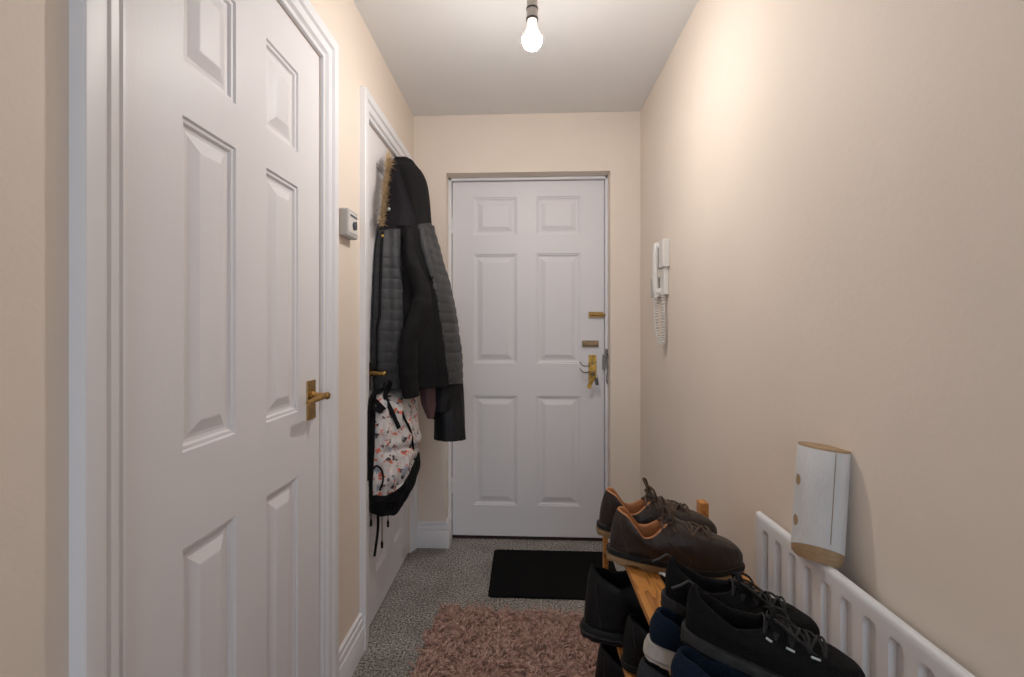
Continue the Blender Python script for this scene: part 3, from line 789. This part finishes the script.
CL.part('hood_lining', M['lining'], lambda a, px, py: hoodline(px, py) and (a < .62 and linb(py) > px > interp([(158,393), (228,384)], py)), coat)
CL.part('quilted_panel', M['coatg'], lambda a, px, py: not hoodline(px, py) and (px < gl(py) and a < .5), coat)
CL.part('back_panel', M['coatg'], lambda a, px, py: not hoodline(px, py) and py < 384 and (px > gr_(py) or a > .62), coat)
CL.part('side_panel', M['coatb'], lambda a, px, py: not hoodline(px, py) and ((a <= .62 and gl(py) <= px <= gr_(py)) and a >= .02 and not (px < gl(py) and a < .5)), coat)
CL.part('hem', M['coatb'], lambda a, px, py: py >= 384 and (px > gr_(py) or a > .62), coat)
# front edge placket with zip
pts = [CL.surf(interp([(230,381), (386,374)], y), y)+Vector((.008, -.006, 0)) for y in range(232, 378, 12)]
MB().tube(pts, .006, 8).build('placket', M['coatb'], coat, smooth=True)
# sleeve draped down the side
sl = [(409,232,.004), (410,255,.010), (416,278,.018), (421,298,.022), (416,318,.024), (410,340,.022), (408,362,.020), (409,380,.020), (410,392,.016)]
pts = []
for px, py, off in sl:
    p = CL.surf(px, min(py, 384), ); q = CL.surf(px, 300)
    p.z = EYE-(py-CY)/F*2.03 if py > 384 else p.z
    pts.append(p+Vector((.3, -.7, 0)).normalized()*off)
sp3 = spline(pts, 8); n = len(sp3)
rad = [interp([(0,.030), (.25,.042), (.42,.054), (.55,.053), (.8,.052), (1,.046)], i/(n-1))+.0035*nz(i*.35, 5) for i in range(n)]
b = MB().tube(sp3, rad, 22, flat=.70)
for k, v in enumerate(b.v):
    q = Vector(v); dd = .005*nz(q.x*26, q.z*34, q.y*12); b.v[k] = (q.x+dd, q.y-dd, q.z+dd*.4)
sv = b.build('sleeve', M['coatb'], coat, smooth=True)
# far sleeve edge with grey quilting on shoulder
pts = [CL.surf(x, y)+Vector((.006, -.010, 0)) for x, y in ((420,230), (423,245), (427,262), (431,278))]
n_ = spline(pts, 6); MB().tube(n_, [interp([(0,.010), (.4,.020), (1,.010)], i/(len(n_)-1))+.004*nz(i*.8, 2) for i in range(len(n_))], 14).build('shoulder_fold', M['coatg'], coat, smooth=True)
# fur trim
def fur():
    vs, fs = [], []; rnd = random.Random(5)
    tab = [(152,386.5), (160,388), (175,386), (190,384), (205,383), (218,381.5), (226,381)]
    for k in range(1500):
        py = lerp(160, 226, rnd.random()); px = interp(tab, py)+rnd.uniform(-1, 2.5)
        p = at_x(px, py, -.585+rnd.uniform(0, .03)); 
        a = rnd.uniform(0, 2*PI); up = rnd.uniform(-.3, .9)
        dv = Vector((rnd.uniform(-.2, .7), -1.0+rnd.uniform(-.5, .9), up)).normalized()
        ln = rnd.uniform(.012, .032)*(1.3 if py < 168 else 1); sd = Vector((rnd.uniform(-1, 1), rnd.uniform(-1, 1), rnd.uniform(-1, 1))).cross(dv).normalized()*.0013; o = len(vs)
        bend = Vector((0, 0, -.006))
        for t, ws in ((0,1), (.5,.9), (1,.2)):
            c_ = p+dv*ln*t+bend*t*t; c_.x = max(c_.x, -.597)
            vs += [tuple(c_+sd*ws), tuple(c_-sd*ws), tuple(c_+Vector((0,-.001,.001)))]
        for s_ in range(2):
            for e in range(3): fs.append((o+s_*3+e, o+s_*3+(e+1) % 3, o+s_*3+3+(e+1) % 3, o+s_*3+3+e))
    for k in range(60):   # tuft on top
        p = at_x(rnd.uniform(386, 391), rnd.uniform(158, 165), -.585+rnd.uniform(0, .03)); dv = Vector((rnd.uniform(-.1,.2), rnd.uniform(-.4,.2), 1)).normalized(); o = len(vs); ln = rnd.uniform(.02, .045)
        for t, ws in ((0,1), (.5,.9), (1,.2)):
            c_ = p+dv*ln*t; vs += [tuple(c_+Vector((.0013,0,0))*ws), tuple(c_-Vector((.0013,0,0))*ws), tuple(c_+Vector((0,-.001,0)))]
        for s_ in range(2):
            for e in range(3): fs.append((o+s_*3+e, o+s_*3+(e+1) % 3, o+s_*3+3+(e+1) % 3, o+s_*3+3+e))
    me = bpy.data.meshes.new('fur_trim'); me.from_pydata(vs, [], fs); me.materials.append(M['fur'])
    o = bpy.data.objects.new('fur_trim', me); COL.objects.link(o); o.parent = coat
fur()
for px, py, m_ in ((388.5,210,'refl'), (383,236,'brassy')):
    p = CL.surf(px, py)+Vector((.004, -.012, 0)); MB().lathe([(0,-.004), (.006,-.003), (.007,0), (.006,.003), (0,.004)], tuple(p), 'y', 14).build('cord_lock', M[m_], coat, smooth=True)
p = CL.surf(411, 264)+Vector((.006, -.016, 0)); MB().lathe([(0,-.002), (.005,-.001), (.005,.002), (0,.003)], tuple(p), 'y', 12).build('snap_button', M['coatg'], coat, smooth=True)
recenter(coat, coat.location.copy())
tag(coat, 'black and grey quilted coat with fur-trimmed hood hung on the second left door', 'coat')
# ---- second dark coat hanging behind / below
dk = empty('dark_jacket', (-.594, 2.30, 1.50))
Z = lambda py, d=2.2: EYE-(py-CY)/F*d
def hang(rows, NA=48, fold=.008, seed=0):
    """rows: (z, xcentre, ycentre, rx, ry)"""
    b = MB(); P_ = []
    for j in range(61):
        t = j/60*(len(rows)-1); i0 = min(int(t), len(rows)-2); f = t-i0; f = f*f*(3-2*f) if False else f
        r = [lerp(rows[i0][k], rows[i0+1][k], f) for k in range(5)]
        ring = []
        for k in range(NA):
            a = 2*PI*k/NA; q = 1+fold/max(r[3], .02)*(nz(math.cos(a)*2.2+seed, math.sin(a)*2.2, r[0]*2.5)+.5*nz(math.cos(a)*6, math.sin(a)*6, r[0]*6+seed))
            ring.append(Vector((max(-.594, r[1]+r[3]*q*math.cos(a)), r[2]+r[4]*q*math.sin(a), r[0])))
        P_.append(ring)
    b.grid(P_, closev=True); n_ = NA; o = len(b.v)-n_
    ins = [tuple(Vector(v)*1+Vector((0,0,.02))) for v in b.v[o:]]
    c_ = sum((Vector(v) for v in b.v[o:]), Vector())/n_
    o2 = len(b.v); b.v += [tuple(c_.lerp(Vector(v), .9)+Vector((0,0,.012))) for v in b.v[o:o+n_]]
    for k in range(n_): b.f.append((o+k, o+(k+1) % n_, o2+(k+1) % n_, o2+k))
    b.f.append(tuple(range(o2, o2+n_))); b.f.append(tuple(range(n_)))
    return b
hang([(1.60, -.55, 2.43, .035, .04), (1.35, -.50, 2.44, .07, .045), (1.05, -.48, 2.44, .09, .05), (.95, -.47, 2.44, .09, .04)], seed=3).build('body', M['waxed'], dk, smooth=True)
hang([(1.02, -.355, 2.20, .055, .045), (.92, -.352, 2.20, .062, .05), (.82, -.348, 2.20, .066, .052), (.74, -.346, 2.19, .070, .053), (.665, -.345, 2.185, .071, .05)], fold=.010, seed=9).build('sleeve', M['waxed'], dk, smooth=True)
hang([(.93, -.372, 2.15, .040, .02), (.86, -.374, 2.14, .046, .032), (.80, -.376, 2.14, .040, .030)], fold=.006, seed=5).build('pocket_flap', M['waxed'], dk, smooth=True)
hang([(.86, -.405, 2.165, .018, .02), (.80, -.402, 2.165, .022, .02), (.762, -.400, 2.165, .022, .02)], fold=.004, seed=6).build('cuff', M['strapm'], dk, smooth=True)
recenter(dk, dk.location.copy())
tag(dk, 'dark jacket whose sleeve hangs below the hem of the quilted coat', 'jacket')
sc = empty('pink_scarf', (-.43, 2.10, .80))
hang([(1.00, -.430, 2.10, .020, .03), (.91, -.430, 2.10, .032, .03), (.84, -.422, 2.10, .030, .024), (.775, -.415, 2.10, .013, .012)], fold=.012, seed=12).build('hanging_end', M['pink'], sc, smooth=True)
hang([(.97, -.50, 2.06, .020, .02), (.915, -.498, 2.06, .030, .02), (.885, -.49, 2.06, .018, .012)], fold=.008, seed=15).build('folded_end', M['pink'], sc, smooth=True)
recenter(sc, sc.location.copy())
tag(sc, 'dusty pink cloth poking out under the hem of the quilted coat', 'scarf')
# ---- backpack
bp = empty('backpack', (-.594, 1.95, .42))
lr = [(386,379,389), (390,374,398), (396,371.5,408), (402,370,412), (410,369.2,414.5), (425,368.3,416.5), (440,367.6,417.5), (455,367,417.5), (470,366.6,417), (482,366.6,415.5), (492,367,413.5), (500,368,410.5), (507,370.5,406), (512,375,400), (515,381,393)]
ZD = 1.93
def bag_fold(a, z, px, py):
    d = .009*nz(a*10, z*9, 4)+.006*nz(a*22, z*20, 8)
    bl = bline(px)
    if py < bl:
        d += .008*math.exp(-((py-bl+14)/7)**2)
        d += -.012*math.exp(-((px-interp([(390,390), (500,402)], py))/4)**2)
        d += -.010*math.exp(-((py-(452-.2*(px-390)))/4)**2)*smooth(380, 388, px)
    else: d += .006*math.sin(min(1, (py-bl)/20)*PI)
    return d
bline = lambda px: interp([(366,488), (372,495), (385,496), (395,491), (403,483), (409,474), (414,462), (418,452)], px)
BL = Loft(lr, [(386,1.98), (400,1.96), (515,1.95)], [(386,2.02), (405,2.08), (450,2.12), (515,2.05)], fold=bag_fold, power=.8)
BL.part('main_bag', M['floral'], lambda a, px, py: py < bline(px) and .035 < a < .80, bp)
BL.part('back_panel', M['strapm'], lambda a, px, py: py < bline(px) and (a <= .035 or a >= .80), bp)
BL.part('base_panel', M['strapm'], lambda a, px, py: py >= bline(px), bp)
def bsurf(px, py, off=.006): return BL.surf(px, py)+Vector((.4, -.9, 0)).normalized()*off
# side piping and straps
for nm, pts, r_ in (('piping', [(370,486), (371,474), (376,466), (382,470), (383,480), (380,490)], .006), ('piping', [(401,398), (403,415), (410,430), (413,448), (414,460)], .005),
                    ('zip', [(374,500), (390,501), (404,493), (413,480)], .004)):
    MB().tube(spline([bsurf(x, y, .002) for x, y in pts], 6), r_, 8, flat=.6).build(nm, M['strapm'], bp, smooth=True)
hp_ = Vector((-.545, 1.88, .985))
MB().tube(spline([hp_+Vector((.004,-.002,-.004)), hp_+Vector((.016,-.018,-.03)), bsurf(385,396,.008), bsurf(392,412,.006), bsurf(399,428,.004)], 6), .009, 8, flat=.35).build('strap', M['strapm'], bp, smooth=True)
MB().tube(spline([hp_+Vector((-.004,-.006,-.006)), hp_+Vector((-.012,-.030,-.05)), at_x(370,400,-.575), at_x(368,440,-.578), at_x(368,480,-.578)], 6), .011, 8, flat=.4).build('strap', M['strapm'], bp, smooth=True)
b = MB(); b.tube(spline([at_x(378,506,-.565), at_x(378,528,-.568), at_x(376,545,-.572), at_x(374.5,556,-.575)], 5), .0085, 8, flat=.6); b.build('strap_end', M['strapm'], bp, smooth=True)
for x0, y0, y1 in ((371,508,526), (388,512,527), (382,514,548)):
    b = MB(); b.tube([at_x(x0, y0-8, -.56), at_x(x0, y1-6, -.565)], .0018, 6); b.tube([at_x(x0, y1-8, -.565), at_x(x0, y1-5, -.565), at_x(x0, y1, -.565)], [.002, .005, .0045], 8); b.build('zip_pull', M['strapm'], bp, smooth=True)
p = bsurf(376, 402, .003)
BLK = MB(); q = [bsurf(x, y, .002) for x, y in ((371,398), (377,399), (386,408), (380,414), (372,410))]; BLK.add(q+[v+Vector((.002,-.006,0)) for v in q], [(0,1,2,3,4), (9,8,7,6,5)]+[(i, (i+1) % 5, 5+(i+1) % 5, 5+i) for i in range(5)]); BLK.build('patch', M['strapm'], bp)
recenter(bp, bp.location.copy())
tag(bp, 'white floral backpack with black base hanging from the second door handle', 'backpack')
# ------------------------------------------------------------------ lights
def area(name, loc, rot, sx, sy, power, col):
    l = bpy.data.lights.new(name, 'AREA'); l.shape = 'RECTANGLE'; l.size = sx; l.size_y = sy; l.energy = power; l.color = col
    o = bpy.data.objects.new(name, l); COL.objects.link(o); o.location = loc; o.rotation_euler = rot; return o
area('daylight', (0, YN-.9, 1.35), (math.radians(90), 0, 0), 1.6, 1.9, 21, (.74,.86,1.0))
W_ = bpy.data.worlds.new('world'); bpy.context.scene.world = W_; W_.use_nodes = True
W_.node_tree.nodes['Background'].inputs[0].default_value = (.75,.85,1,1); W_.node_tree.nodes['Background'].inputs[1].default_value = .5
# ------------------------------------------------------------------ camera
cam = bpy.data.cameras.new('camera'); co = bpy.data.objects.new('camera', cam); COL.objects.link(co)
co.location = (0, 0, EYE); co.rotation_euler = (math.radians(90), 0, YAW)
cam.sensor_width = 36; cam.lens = F/1024*36; cam.shift_x = (512-CX)/1024; cam.shift_y = -(338.5-CY)/1024; cam.clip_start = .02
bpy.context.scene.camera = co
sc_ = bpy.context.scene
sc_.view_settings.view_transform = 'Standard'; sc_.view_settings.look = 'None'; sc_.view_settings.gamma = 1; sc_.view_settings.use_curve_mapping = False
sc_.view_settings.exposure = 0.36
